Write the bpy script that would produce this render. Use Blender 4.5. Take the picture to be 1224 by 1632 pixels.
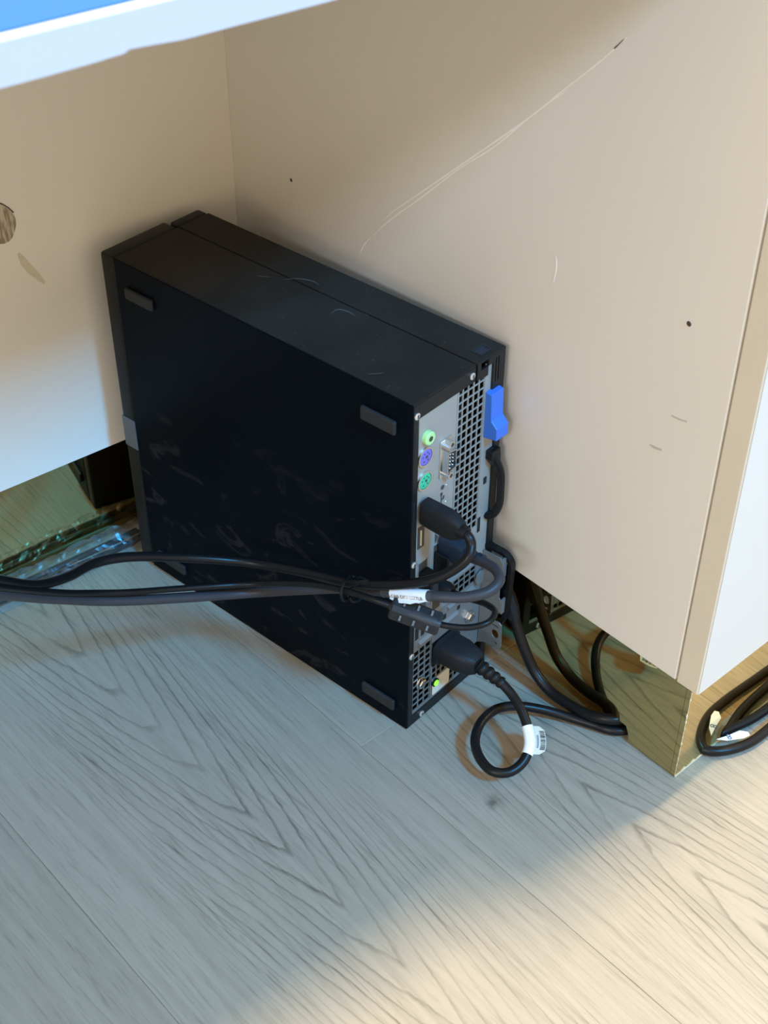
import bpy, bmesh, math, random
from mathutils import Vector, Matrix, noise

# ------------------------------------------------------------------ reset
for o in list(bpy.data.objects):
    bpy.data.objects.remove(o, do_unlink=True)
scene = bpy.context.scene
COL = scene.collection
R = math.radians

# ------------------------------------------------------------------ camera
cam_data = bpy.data.cameras.new('camera')
cam = bpy.data.objects.new('camera', cam_data)
COL.objects.link(cam)
right = Vector((0.74524, -0.66678, 0.00406))
down = Vector((-0.41767, -0.47156, -0.77665))
fwd = Vector((0.51977, 0.57709, -0.62992))
m3 = Matrix((right, -down, -fwd)).transposed()
cam.matrix_world = Matrix.Translation((-0.4767, -0.5032, 0.7696)) @ m3.to_4x4()
cam_data.sensor_fit = 'VERTICAL'
cam_data.sensor_height = 24.0
cam_data.sensor_width = 18.0
cam_data.lens = 2204.5 / 1632.0 * 24.0
cam_data.clip_start = 0.02
cam_data.dof.use_dof = True
cam_data.dof.focus_distance = 1.0
cam_data.dof.aperture_fstop = 13.0
scene.camera = cam

# ------------------------------------------------------------------ world, lights, exposure
world = bpy.data.worlds.new('world')
scene.world = world
world.use_nodes = True
bg = world.node_tree.nodes['Background']
bg.inputs[0].default_value = (1.0, 0.80, 0.54, 1)
bg.inputs[1].default_value = 1.46

def area_light(name, loc, target, sx, sy, power, color):
    d = bpy.data.lights.new(name, 'AREA')
    d.shape = 'RECTANGLE'; d.size = sx; d.size_y = sy
    d.energy = power; d.color = color
    o = bpy.data.objects.new(name, d)
    COL.objects.link(o)
    o.location = loc
    o.rotation_euler = (Vector(target) - Vector(loc)).to_track_quat('-Z', 'Y').to_euler()
    return o

# blue daylight from a small high window straight behind the photographer
area_light('window_daylight', (-0.05, -2.35, 2.75), (-0.05, -0.14, 0.605), 0.42, 0.42, 190.0, (0.02, 0.45, 1.0))
# warm ceiling panel of the room, almost straight above the front edge of the desk
area_light('ceiling_light', (0.55, -0.175, 2.70), (0.55, -0.175, 0.0), 0.22, 0.22, 125.0, (1.0, 0.78, 0.47))
# neutral ceiling panel further into the room, to the left of the desk
area_light('ceiling_light_far', (-4.0, -2.20, 2.70), (-4.0, -2.20, 0.0), 0.80, 0.80, 148.0, (0.80, 0.87, 1.0))

scene.view_settings.view_transform = 'Standard'
scene.view_settings.look = 'None'
scene.view_settings.gamma = 1.0
scene.view_settings.use_curve_mapping = False
scene.view_settings.exposure = 0.0

# ------------------------------------------------------------------ materials
def new_mat(name):
    m = bpy.data.materials.new(name)
    m.use_nodes = True
    return m, m.node_tree, m.node_tree.nodes['Principled BSDF']

def N(nt, kind, **kw):
    n = nt.nodes.new(kind)
    for k, v in kw.items():
        setattr(n, k, v)
    return n

def setin(node, **kw):
    for k, v in kw.items():
        node.inputs[k.replace('_', ' ')].default_value = v

def plain(name, color, rough=0.5, metal=0.0, spec=0.5, mottle=0.0, mscale=60.0, bump=0.0, coat=0.0):
    m, nt, b = new_mat(name)
    b.inputs['Base Color'].default_value = (*color, 1)
    b.inputs['Roughness'].default_value = rough
    b.inputs['Metallic'].default_value = metal
    b.inputs['Specular IOR Level'].default_value = spec
    b.inputs['Coat Weight'].default_value = coat
    tc = N(nt, 'ShaderNodeTexCoord')
    nz = N(nt, 'ShaderNodeTexNoise')
    nz.inputs['Scale'].default_value = mscale
    nz.inputs['Detail'].default_value = 4
    nt.links.new(tc.outputs['Object'], nz.inputs['Vector'])
    if mottle:
        mix = N(nt, 'ShaderNodeMix', data_type='RGBA')
        mix.inputs[6].default_value = (*[c * (1 - mottle) for c in color], 1)
        mix.inputs[7].default_value = (*[min(1, c * (1 + mottle)) for c in color], 1)
        nt.links.new(nz.outputs['Fac'], mix.inputs[0])
        nt.links.new(mix.outputs[2], b.inputs['Base Color'])
    if bump:
        bp = N(nt, 'ShaderNodeBump')
        bp.inputs['Strength'].default_value = bump
        bp.inputs['Distance'].default_value = 0.0005
        nt.links.new(nz.outputs['Fac'], bp.inputs['Height'])
        nt.links.new(bp.outputs[0], b.inputs['Normal'])
    return m

def math_node(nt, op, a, b=None, c=None):
    n = N(nt, 'ShaderNodeMath', operation=op)
    for i, v in enumerate((a, b, c)):
        if v is None:
            continue
        if isinstance(v, (int, float)):
            n.inputs[i].default_value = v
        else:
            nt.links.new(v, n.inputs[i])
    return n.outputs[0]

def ramp(nt, fac, stops):
    r = N(nt, 'ShaderNodeValToRGB')
    el = r.color_ramp.elements
    el[0].position, el[0].color = stops[0][0], stops[0][1]
    el[1].position, el[1].color = stops[-1][0], stops[-1][1]
    for p, c in stops[1:-1]:
        e = el.new(p); e.color = c
    nt.links.new(fac, r.inputs[0])
    return r.outputs[0]

def g(v):
    return (v, v, v, 1)

def oak_material():
    """pale greige oak: cathedral grain plus fine pores, steered by per-plank attributes"""
    m, nt, b = new_mat('pale_oak')
    L = nt.links.new
    tc = N(nt, 'ShaderNodeTexCoord')
    sep = N(nt, 'ShaderNodeSeparateXYZ'); L(tc.outputs['Object'], sep.inputs[0])
    def attr(n):
        a = N(nt, 'ShaderNodeAttribute', attribute_type='OBJECT', attribute_name=n)
        return a.outputs['Fac']
    xc, flip, ph = attr('grain_x'), attr('grain_flip'), attr('grain_phase')
    x = math_node(nt, 'SUBTRACT', sep.outputs[0], xc)
    y = math_node(nt, 'MULTIPLY', sep.outputs[1], flip)
    # noise stretched along the plank
    comb = N(nt, 'ShaderNodeCombineXYZ')
    L(math_node(nt, 'MULTIPLY', sep.outputs[0], 18.0), comb.inputs[0])
    L(math_node(nt, 'ADD', math_node(nt, 'MULTIPLY', sep.outputs[1], 3.2), ph), comb.inputs[1])
    L(ph, comb.inputs[2])
    nz = N(nt, 'ShaderNodeTexNoise'); nz.inputs['Scale'].default_value = 1.0; nz.inputs['Detail'].default_value = 3
    L(comb.outputs[0], nz.inputs['Vector'])
    wob = math_node(nt, 'SUBTRACT', nz.outputs['Fac'], 0.5)
    nz2 = N(nt, 'ShaderNodeTexNoise'); nz2.inputs['Scale'].default_value = 140.0; nz2.inputs['Detail'].default_value = 2
    L(tc.outputs['Object'], nz2.inputs['Vector'])
    jag = math_node(nt, 'SUBTRACT', nz2.outputs['Fac'], 0.5)
    xw = math_node(nt, 'ADD', x, math_node(nt, 'MULTIPLY', wob, 0.012))
    # |x| based V plus parabola
    ax = math_node(nt, 'ABSOLUTE', xw)
    para = math_node(nt, 'ADD', math_node(nt, 'MULTIPLY', math_node(nt, 'MULTIPLY', xw, xw), 60.0), math_node(nt, 'MULTIPLY', ax, 3.0))
    f = math_node(nt, 'SUBTRACT', y, para)
    f = math_node(nt, 'ADD', f, math_node(nt, 'MULTIPLY', wob, 0.12))
    f = math_node(nt, 'ADD', f, math_node(nt, 'MULTIPLY', jag, 0.010))
    fr = math_node(nt, 'FRACT', math_node(nt, 'MULTIPLY', math_node(nt, 'ADD', f, ph), 19.0))
    line = ramp(nt, fr, [(0.0, g(0)), (0.74, g(0.04)), (0.92, g(1)), (0.975, g(0.5)), (1.0, g(0))])
    # lines fade away from the heart of the figure
    fade = ramp(nt, ax, [(0.0, g(1)), (0.045, g(0.85)), (0.085, g(0.25)), (0.13, g(0.10))])
    # long irregular fade
    comb2 = N(nt, 'ShaderNodeCombineXYZ')
    L(math_node(nt, 'MULTIPLY', sep.outputs[0], 34.0), comb2.inputs[0])
    L(math_node(nt, 'MULTIPLY', sep.outputs[1], 9.0), comb2.inputs[1])
    L(ph, comb2.inputs[2])
    nz3 = N(nt, 'ShaderNodeTexNoise'); nz3.inputs['Scale'].default_value = 1.0; nz3.inputs['Detail'].default_value = 2
    L(comb2.outputs[0], nz3.inputs['Vector'])
    patch = ramp(nt, nz3.outputs['Fac'], [(0.30, g(0.35)), (0.62, g(1))])
    cath = math_node(nt, 'MULTIPLY', math_node(nt, 'MULTIPLY', line, fade), patch)
    # fine pores: short dark dashes running along the plank
    comb3 = N(nt, 'ShaderNodeCombineXYZ')
    xs = math_node(nt, 'ADD', sep.outputs[0], math_node(nt, 'MULTIPLY', wob, 0.010))
    L(math_node(nt, 'MULTIPLY', xs, 560.0), comb3.inputs[0])
    L(math_node(nt, 'MULTIPLY', sep.outputs[1], 30.0), comb3.inputs[1])
    L(ph, comb3.inputs[2])
    nz4 = N(nt, 'ShaderNodeTexNoise'); nz4.inputs['Scale'].default_value = 1.0; nz4.inputs['Detail'].default_value = 2.5
    nz4.inputs['Roughness'].default_value = 0.6
    L(comb3.outputs[0], nz4.inputs['Vector'])
    pore = ramp(nt, nz4.outputs['Fac'], [(0.54, g(0)), (0.66, g(1))])
    comb4 = N(nt, 'ShaderNodeCombineXYZ')
    L(math_node(nt, 'MULTIPLY', xs, 210.0), comb4.inputs[0])
    L(math_node(nt, 'MULTIPLY', sep.outputs[1], 6.0), comb4.inputs[1])
    L(ph, comb4.inputs[2])
    nz5 = N(nt, 'ShaderNodeTexNoise'); nz5.inputs['Scale'].default_value = 1.0; nz5.inputs['Detail'].default_value = 3
    L(comb4.outputs[0], nz5.inputs['Vector'])
    streak = ramp(nt, nz5.outputs['Fac'], [(0.36, g(0)), (0.70, g(1))])
    # knot
    kx = math_node(nt, 'SUBTRACT', sep.outputs[0], attr('knot_x'))
    ky = math_node(nt, 'SUBTRACT', sep.outputs[1], attr('knot_y'))
    kd = math_node(nt, 'SQRT', math_node(nt, 'ADD', math_node(nt, 'MULTIPLY', kx, kx), math_node(nt, 'MULTIPLY', ky, ky)))
    kd = math_node(nt, 'ADD', kd, math_node(nt, 'MULTIPLY', jag, 0.012))
    knot = ramp(nt, kd, [(0.0, g(1)), (0.0025, g(0.7)), (0.0055, g(0))])
    tot = math_node(nt, 'MULTIPLY', cath, 0.74)
    tot = math_node(nt, 'ADD', tot, math_node(nt, 'MULTIPLY', math_node(nt, 'MULTIPLY', pore, patch), 0.36))
    tot = math_node(nt, 'ADD', tot, math_node(nt, 'MULTIPLY', streak, 0.24))
    tot = math_node(nt, 'ADD', tot, math_node(nt, 'MULTIPLY', knot, 0.9))
    tot = math_node(nt, 'MINIMUM', tot, 1.0)
    mix = N(nt, 'ShaderNodeMix', data_type='RGBA')
    mix.inputs[6].default_value = (0.330, 0.288, 0.222, 1)
    mix.inputs[7].default_value = (0.135, 0.116, 0.088, 1)
    L(tot, mix.inputs[0])
    tone = math_node(nt, 'ADD', 0.94, math_node(nt, 'MULTIPLY', attr('grain_tone'), 0.045))
    hsv = N(nt, 'ShaderNodeHueSaturation')
    L(mix.outputs[2], hsv.inputs['Color']); L(tone, hsv.inputs['Value'])
    L(hsv.outputs[0], b.inputs['Base Color'])
    b.inputs['Roughness'].default_value = 0.42
    b.inputs['Specular IOR Level'].default_value = 0.42
    bp = N(nt, 'ShaderNodeBump'); bp.inputs['Strength'].default_value = 0.25; bp.inputs['Distance'].default_value = 0.0004
    bp.invert = True
    L(tot, bp.inputs['Height']); L(bp.outputs[0], b.inputs['Normal'])
    return m

def dusty_black(name, base, dust, amount, rough, smudge=0.0, spec=0.3):
    m, nt, b = new_mat(name)
    L = nt.links.new
    tc = N(nt, 'ShaderNodeTexCoord')
    n1 = N(nt, 'ShaderNodeTexNoise'); n1.inputs['Scale'].default_value = 14; n1.inputs['Detail'].default_value = 6
    n2 = N(nt, 'ShaderNodeTexNoise'); n2.inputs['Scale'].default_value = 330; n2.inputs['Detail'].default_value = 2
    L(tc.outputs['Object'], n1.inputs['Vector']); L(tc.outputs['Object'], n2.inputs['Vector'])
    film = ramp(nt, n1.outputs['Fac'], [(0.35, g(0.25)), (0.75, g(1))])
    speck = ramp(nt, n2.outputs['Fac'], [(0.70, g(0)), (0.78, g(1))])
    fac = math_node(nt, 'ADD', math_node(nt, 'MULTIPLY', film, amount), math_node(nt, 'MULTIPLY', speck, amount * 2.2))
    if smudge:
        mp = N(nt, 'ShaderNodeMapping'); mp.inputs['Rotation'].default_value = (0.6, 0.2, 0.4)
        mp.inputs['Scale'].default_value = (22, 22, 44)
        L(tc.outputs['Object'], mp.inputs['Vector'])
        n3 = N(nt, 'ShaderNodeTexNoise'); n3.inputs['Scale'].default_value = 1.0; n3.inputs['Detail'].default_value = 2; n3.inputs['Distortion'].default_value = 1.4
        L(mp.outputs[0], n3.inputs['Vector'])
        sm = ramp(nt, n3.outputs['Fac'], [(0.60, g(0)), (0.66, g(1)), (0.70, g(0.25)), (0.80, g(0))])
        sep = N(nt, 'ShaderNodeSeparateXYZ'); L(tc.outputs['Object'], sep.inputs[0])
        low = ramp(nt, sep.outputs[2], [(0.06, g(0.7)), (0.09, g(1)), (0.16, g(0.4)), (0.22, g(0))])
        fac = math_node(nt, 'ADD', fac, math_node(nt, 'MULTIPLY', math_node(nt, 'MULTIPLY', sm, low), smudge))
    mix = N(nt, 'ShaderNodeMix', data_type='RGBA')
    mix.inputs[6].default_value = (*base, 1); mix.inputs[7].default_value = (*dust, 1)
    L(fac, mix.inputs[0]); L(mix.outputs[2], b.inputs['Base Color'])
    b.inputs['Roughness'].default_value = rough
    b.inputs['Specular IOR Level'].default_value = spec
    return m

def film_material():
    m, nt, b = new_mat('clear_film')
    nt.nodes.remove(b)
    out = nt.nodes['Material Output']
    tr = N(nt, 'ShaderNodeBsdfTransparent'); tr.inputs[0].default_value = (0.93, 0.94, 0.93, 1)
    gl = N(nt, 'ShaderNodeBsdfGlossy'); gl.inputs['Roughness'].default_value = 0.30
    gl.inputs[0].default_value = (0.9, 0.95, 1, 1)
    df = N(nt, 'ShaderNodeBsdfDiffuse'); df.inputs[0].default_value = (0.6, 0.6, 0.58, 1)
    fr = N(nt, 'ShaderNodeLayerWeight'); fr.inputs[0].default_value = 0.35
    mx = N(nt, 'ShaderNodeMixShader'); mx2 = N(nt, 'ShaderNodeMixShader'); mx2.inputs[0].default_value = 0.045
    fac = math_node(nt, 'ADD', math_node(nt, 'MULTIPLY', fr.outputs['Fresnel'], 0.32), 0.025)
    nt.links.new(fac, mx.inputs[0])
    nt.links.new(tr.outputs[0], mx.inputs[1]); nt.links.new(gl.outputs[0], mx.inputs[2])
    nt.links.new(mx.outputs[0], mx2.inputs[1]); nt.links.new(df.outputs[0], mx2.inputs[2])
    nt.links.new(mx2.outputs[0], out.inputs[0])
    return m

def streak_material(name, c1, c2):
    m, nt, b = new_mat(name)
    tc = N(nt, 'ShaderNodeTexCoord')
    mp = N(nt, 'ShaderNodeMapping'); mp.inputs['Rotation'].default_value = (0, R(38), 0)
    mp.inputs['Scale'].default_value = (420, 60, 60)
    nt.links.new(tc.outputs['Object'], mp.inputs['Vector'])
    nz = N(nt, 'ShaderNodeTexNoise'); nz.inputs['Scale'].default_value = 1.0; nz.inputs['Detail'].default_value = 2
    nt.links.new(mp.outputs[0], nz.inputs['Vector'])
    col = ramp(nt, nz.outputs['Fac'], [(0.42, (*c2, 1)), (0.60, (*c1, 1))])
    nt.links.new(col, b.inputs['Base Color'])
    b.inputs['Roughness'].default_value = 0.75
    return m

def emissive(name, color, strength):
    m, nt, b = new_mat(name)
    b.inputs['Base Color'].default_value = (*color, 1)
    b.inputs['Emission Color'].default_value = (*color, 1)
    b.inputs['Emission Strength'].default_value = strength
    return m

M = {
    'oak': oak_material(),
    'subfloor': plain('subfloor', (0.10, 0.085, 0.07), 0.9),
    'wall': plain('painted_wall', (0.72, 0.70, 0.66), 0.8, mottle=0.02, mscale=5),
    'laminate': plain('white_laminate', (0.735, 0.690, 0.615), 0.38, spec=0.4, mottle=0.03, mscale=9),
    'edgeband': plain('cream_edge_band', (0.67, 0.60, 0.48), 0.45, mottle=0.05, mscale=20),
    'door': plain('white_door', (0.635, 0.565, 0.490), 0.35, spec=0.4, mottle=0.02, mscale=12),
    'desk_white': plain('white_desk_top', (0.49, 0.48, 0.50), 0.22, spec=0.5, mottle=0.01, mscale=10),
    'desk_blue': plain('blue_top_layer', (0.022, 0.12, 0.29), 0.6, spec=0.15, mottle=0.05, mscale=8),
    'gold': plain('gold_mirror_film', (0.70, 0.515, 0.225), 0.03, metal=1.0, bump=0.05, mscale=7),
    'film_edge': plain('torn_film_edge', (0.66, 0.60, 0.42), 0.5, mottle=0.2, mscale=300),
    'pc_side': dusty_black('black_side_panel', (0.0020, 0.0040, 0.0072), (0.16, 0.17, 0.18), 0.006, 0.36, smudge=0.11, spec=0.03),
    'pc_top': dusty_black('dusty_black_top', (0.0095, 0.0088, 0.0080), (0.24, 0.205, 0.16), 0.085, 0.6, spec=0.12),
    'pc_frame': plain('black_frame', (0.0085, 0.0088, 0.0094), 0.45, spec=0.25, mottle=0.2, mscale=90),
    'bezel': plain('black_bezel', (0.0105, 0.0098, 0.009), 0.5, spec=0.22, mottle=0.15, mscale=60),
    'dark': plain('dark_inside', (0.004, 0.004, 0.005), 0.8),
    'rubber': plain('rubber', (0.011, 0.012, 0.0135), 0.7, mottle=0.2, mscale=200),
    'zinc': plain('zinc_steel', (0.355, 0.340, 0.305), 0.45, metal=0.30, mottle=0.08, mscale=40),
    'zinc_shaded': plain('shaded_zinc_steel', (0.225, 0.225, 0.215), 0.40, metal=0.45, mottle=0.12, mscale=60),  # zinc darkened in its colour for the shade on the lower rear
    'bright': plain('bright_screw', (0.78, 0.78, 0.76), 0.28, metal=0.85),
    'chrome': plain('chrome', (0.70, 0.71, 0.72), 0.18, metal=1.0),
    'blue': plain('blue_plastic', (0.040, 0.145, 0.54), 0.42, mottle=0.04, mscale=80),
    'lime': plain('lime_plastic', (0.42, 0.70, 0.28), 0.45),
    'violet': plain('violet_plastic', (0.155, 0.135, 0.52), 0.45),
    'green': plain('green_plastic', (0.03, 0.47, 0.26), 0.45),
    'navy': plain('navy_plastic', (0.012, 0.020, 0.034), 0.45, spec=0.25),
    'black': plain('black_plastic', (0.006, 0.0062, 0.0068), 0.42, spec=0.22, mottle=0.2, mscale=150),
    'dusty_plug': dusty_black('dusty_plug', (0.006, 0.0068, 0.008), (0.20, 0.21, 0.23), 0.045, 0.5, spec=0.2),
    'cable_black': plain('black_cable', (0.0065, 0.0065, 0.007), 0.34, spec=0.22, mottle=0.15, mscale=120),
    'cable_grey': plain('charcoal_cable', (0.036, 0.035, 0.040), 0.42, spec=0.25, mottle=0.1, mscale=90),
    'paper': plain('white_paper', (0.82, 0.83, 0.84), 0.5, mottle=0.02, mscale=100),
    'cream': plain('cream_label', (0.62, 0.58, 0.46), 0.5),
    'ink': plain('ink', (0.03, 0.03, 0.04), 0.6),
    'blue_ink': plain('blue_ink', (0.09, 0.12, 0.22), 0.6),
    'grey_tab': plain('grey_label', (0.085, 0.092, 0.098), 0.5),
    'stain': streak_material('bare_wood_stain', (0.52, 0.45, 0.34), (0.24, 0.185, 0.12)),
    'smear': plain('brown_smear', (0.58, 0.515, 0.395), 0.7, mottle=0.12, mscale=200),
    'mark': plain('dark_mark', (0.05, 0.045, 0.04), 0.7),
    'scuff': plain('grey_scuff', (0.50, 0.455, 0.39), 0.6),
    'scratch': plain('pale_scratch', (0.90, 0.87, 0.82), 0.5),
    'film': film_material(),
    'led': emissive('green_led', (0.18, 1.0, 0.02), 1.6),
}

# ------------------------------------------------------------------ mesh helpers
class MB:
    def __init__(self):
        self.bm = bmesh.new()
    def box(self, x0, x1, y0, y1, z0, z1):
        v = [self.bm.verts.new(p) for p in
             ((x0, y0, z0), (x1, y0, z0), (x1, y1, z0), (x0, y1, z0),
              (x0, y0, z1), (x1, y0, z1), (x1, y1, z1), (x0, y1, z1))]
        for f in ((3, 2, 1, 0), (4, 5, 6, 7), (0, 1, 5, 4), (1, 2, 6, 5), (2, 3, 7, 6), (3, 0, 4, 7)):
            self.bm.faces.new([v[i] for i in f])
        return self
    def prism(self, pts, axis, a, b):
        """polygon pts (2D) extruded along axis ('x','y','z') from a to b"""
        def P(p, h):
            return {'x': (h, p[0], p[1]), 'y': (p[0], h, p[1]), 'z': (p[0], p[1], h)}[axis]
        lo = [self.bm.verts.new(P(p, a)) for p in pts]
        hi = [self.bm.verts.new(P(p, b)) for p in pts]
        self.bm.faces.new(lo[::-1]); self.bm.faces.new(hi)
        n = len(pts)
        for i in range(n):
            self.bm.faces.new((lo[i], lo[(i + 1) % n], hi[(i + 1) % n], hi[i]))
        return self
    def rings(self, rings, cap=True, close=True):
        vs = [[self.bm.verts.new(p) for p in r] for r in rings]
        n = len(vs[0])
        for a, b in zip(vs, vs[1:]):
            for i in range(n if close else n - 1):
                self.bm.faces.new((a[i], a[(i + 1) % n], b[(i + 1) % n], b[i]))
        if cap:
            self.bm.faces.new(vs[0][::-1]); self.bm.faces.new(vs[-1])
        return self
    def lathe(self, prof, c, d, seg=20):
        """profile [(h, r)] turned about the axis through c along d"""
        d = Vector(d).normalized()
        u = d.orthogonal().normalized(); w = d.cross(u)
        rs = []
        for h, r in prof:
            rs.append([Vector(c) + d * h + (u * math.cos(2 * math.pi * i / seg) + w * math.sin(2 * math.pi * i / seg)) * max(r, 1e-5) for i in range(seg)])
        return self.rings(rs)
    def build(self, name, m, parent=None, smooth=False, bevel=0.0, seg=2):
        bmesh.ops.recalc_face_normals(self.bm, faces=self.bm.faces)
        if bevel:
            es = [e for e in self.bm.edges if len(e.link_faces) == 2 and e.calc_face_angle(0) > 0.5]
            bmesh.ops.bevel(self.bm, geom=es, offset=bevel, segments=seg, affect='EDGES', profile=0.5, clamp_overlap=True)
        me = bpy.data.meshes.new(name)
        self.bm.to_mesh(me); self.bm.free()
        o = bpy.data.objects.new(name, me)
        COL.objects.link(o)
        me.materials.append(M[m] if isinstance(m, str) else m)
        if smooth:
            me.polygons.foreach_set('use_smooth', [True] * len(me.polygons))
            try:
                me.set_sharp_from_angle(angle=R(40))
            except Exception:
                pass
        if parent:
            o.parent = parent
        return o

def empty(name, label, cat, loc=(0, 0, 0), rz=0.0, group=None):
    o = bpy.data.objects.new(name, None)
    COL.objects.link(o)
    o.empty_display_size = 0.05
    o.location = loc; o.rotation_euler = (0, 0, rz)
    o['label'] = label; o['category'] = cat
    if group:
        o['group'] = group
    return o

def spline(pts, sub=8):
    """centripetal Catmull-Rom through pts"""
    P = [Vector(p) for p in pts]
    P = [P[0] * 2 - P[1]] + P + [P[-1] * 2 - P[-2]]
    out = []
    for i in range(1, len(P) - 2):
        p0, p1, p2, p3 = P[i - 1:i + 3]
        t0 = 0.0; t1 = t0 + math.sqrt((p1 - p0).length); t2 = t1 + math.sqrt((p2 - p1).length); t3 = t2 + math.sqrt((p3 - p2).length)
        for k in range(sub):
            t = t1 + (t2 - t1) * k / sub
            a1 = p0 * ((t1 - t) / (t1 - t0)) + p1 * ((t - t0) / (t1 - t0))
            a2 = p1 * ((t2 - t) / (t2 - t1)) + p2 * ((t - t1) / (t2 - t1))
            a3 = p2 * ((t3 - t) / (t3 - t2)) + p3 * ((t - t2) / (t3 - t2))
            b1 = a1 * ((t2 - t) / (t2 - t0)) + a2 * ((t - t0) / (t2 - t0))
            b2 = a2 * ((t3 - t) / (t3 - t1)) + a3 * ((t - t1) / (t3 - t1))
            out.append(b1 * ((t2 - t) / (t2 - t1)) + b2 * ((t - t1) / (t2 - t1)))
    out.append(P[-2])
    return out

def frames(path):
    ts = []
    for i in range(len(path)):
        a = path[max(0, i - 1)]; b = path[min(len(path) - 1, i + 1)]
        ts.append((b - a).normalized())
    u = ts[0].orthogonal().normalized()
    fr = []
    for i, t in enumerate(ts):
        u = (u - t * u.dot(t)).normalized()
        fr.append((u, t.cross(u)))
    return ts, fr

def tube_mb(path, rad, seg=12, mb=None):
    """rad: number or list per path point"""
    ts, fr = frames(path)
    rs = []
    for i, p in enumerate(path):
        r = rad[i] if isinstance(rad, (list, tuple)) else rad
        u, w = fr[i]
        rs.append([p + (u * math.cos(2 * math.pi * k / seg) + w * math.sin(2 * math.pi * k / seg)) * r for k in range(seg)])
    mb = mb or MB()
    return mb.rings(rs)

def text_mesh(name, body, size, m, parent, origin, xdir, ydir, offset=0.0):
    """flat printed lettering laid on a surface"""
    cu = bpy.data.curves.new(name + '_curve', 'FONT')
    cu.body = body; cu.size = size; cu.align_x = 'CENTER'; cu.align_y = 'CENTER'
    cu.resolution_u = 2
    tmp = bpy.data.objects.new(name + '_tmp', cu)
    COL.objects.link(tmp)
    dg = bpy.context.evaluated_depsgraph_get()
    me = bpy.data.meshes.new_from_object(tmp.evaluated_get(dg))
    bpy.data.objects.remove(tmp, do_unlink=True)
    X = Vector(xdir).normalized(); Y = Vector(ydir).normalized(); Z = X.cross(Y).normalized()
    for v in me.vertices:
        c = v.co.copy()
        v.co = Vector(origin) + X * c.x + Y * c.y + Z * offset
    me.materials.clear(); me.materials.append(M[m])
    o = bpy.data.objects.new(name, me)
    COL.objects.link(o)
    o.parent = parent
    return o

# ================================================================== FLOOR
fl = MB().box(-2.2, 2.2, -2.6, 1.6, -0.03, -0.0085).build('floor', 'subfloor')
fl['kind'] = 'structure'
PW, PL = 0.2275, 1.38
def plank_mesh():
    mb = MB().box(0.00008, PW - 0.00008, 0.00005, PL - 0.00005, -0.008, 0.0)
    o = mb.build('plank', 'oak', fl, bevel=0.00030, seg=1)
    return o
first = plank_mesh()
rnd = random.Random(4)
SEAM = -0.2630
used = False
for i in range(-8, 10):
    x = SEAM + PW * i
    # staggered butt joints; the plank under the computer ends beside its rear corner
    off = {0: -0.62, 1: 0.0103 - PL, -1: -0.95}.get(i, -rnd.uniform(0.1, 1.3))
    for k in range(-2, 3):
        y = off + PL * k
        if y > 1.4 or y + PL < -2.5:
            continue
        if used:
            p = first.copy(); COL.objects.link(p); p.parent = fl
        else:
            p = first; used = True
        p.location = (x, y, 0)
        p['grain_x'] = PW * rnd.uniform(0.3, 0.7)
        p['grain_flip'] = rnd.choice((-1.0, 1.0))
        p['grain_phase'] = rnd.uniform(0, 9)
        p['grain_tone'] = rnd.uniform(-1, 1)
        p['knot_x'] = rnd.uniform(0.03, 0.2); p['knot_y'] = rnd.uniform(-3, 3)
        if i == 0 and y < 0.1 < y + PL:
            p['grain_x'] = 0.128; p['grain_flip'] = 1.0; p['grain_phase'] = 0.31; p['grain_tone'] = 0.1
        if i == -1 and y < -0.05 < y + PL:
            p['grain_x'] = 0.03; p['grain_tone'] = -1.6
        if i == 1 and y < -0.1 < y + PL:
            p['grain_x'] = 0.095; p['grain_flip'] = -1.0; p['grain_phase'] = 3.61; p['grain_tone'] = 0.2
            p['knot_x'] = 0.0360; p['knot_y'] = -0.0901 - y
        if i == 1 and y > -0.1 and k == 1:
            p['grain_tone'] = 0.35

# ------------------------------------------------------------------ room walls beyond the desk and the cabinet
o = MB().box(-2.2, 2.2, 1.50, 1.60, -0.0085, 2.80).build('wall_back', 'wall'); o['kind'] = 'structure'
o = MB().box(2.10, 2.20, -2.6, 1.4995, -0.0085, 2.80).build('wall_right', 'wall'); o['kind'] = 'structure'

# ================================================================== CABINET (right)
XR = 0.100
cab = empty('cabinet', 'white cabinet with a gold mirrored plinth and scratched side panel, right of the computer', 'cabinet', (0.40, 0.1, 0))
def cpart(mb, name, m, **kw):
    o = mb.build(name, m, cab, **kw)
    o.matrix_parent_inverse = Matrix.Translation((-0.40, -0.1, 0))
    return o
CZ0, CZ1 = 0.1030, 0.735
side = cpart(MB().box(XR, XR + 0.018, -0.1535, 0.345, CZ0, CZ1), 'side_panel', 'laminate', bevel=0.0008)
cpart(MB().box(0.682, 0.70, -0.1535, 0.345, CZ0, CZ1), 'side_panel', 'laminate', bevel=0.0008)
cpart(MB().box(XR + 0.0185, 0.6815, -0.150, 0.345, CZ0 + 0.001, CZ0 + 0.019), 'bottom_panel', 'laminate')
cpart(MB().box(XR, 0.70, -0.1535, 0.345, CZ1 + 0.0002, CZ1 + 0.018), 'top_panel', 'laminate', bevel=0.0008)
cpart(MB().box(XR + 0.0185, 0.6815, 0.327, 0.345, CZ0 + 0.02, CZ1), 'back_panel', 'laminate')
# doors: front overlay, cream edge band all round
for (a, b) in ((XR, 0.3985), (0.4015, 0.70)):
    d = cpart(MB().box(a + 0.0006, b - 0.0006, -0.1725, -0.1718, CZ0 + 0.0002, CZ1), 'door', 'door')
    e = MB().box(a, b, -0.1719, -0.1546, CZ0 - 0.0006, CZ1).build('edge_band', 'edgeband', d, bevel=0.0009)
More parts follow.
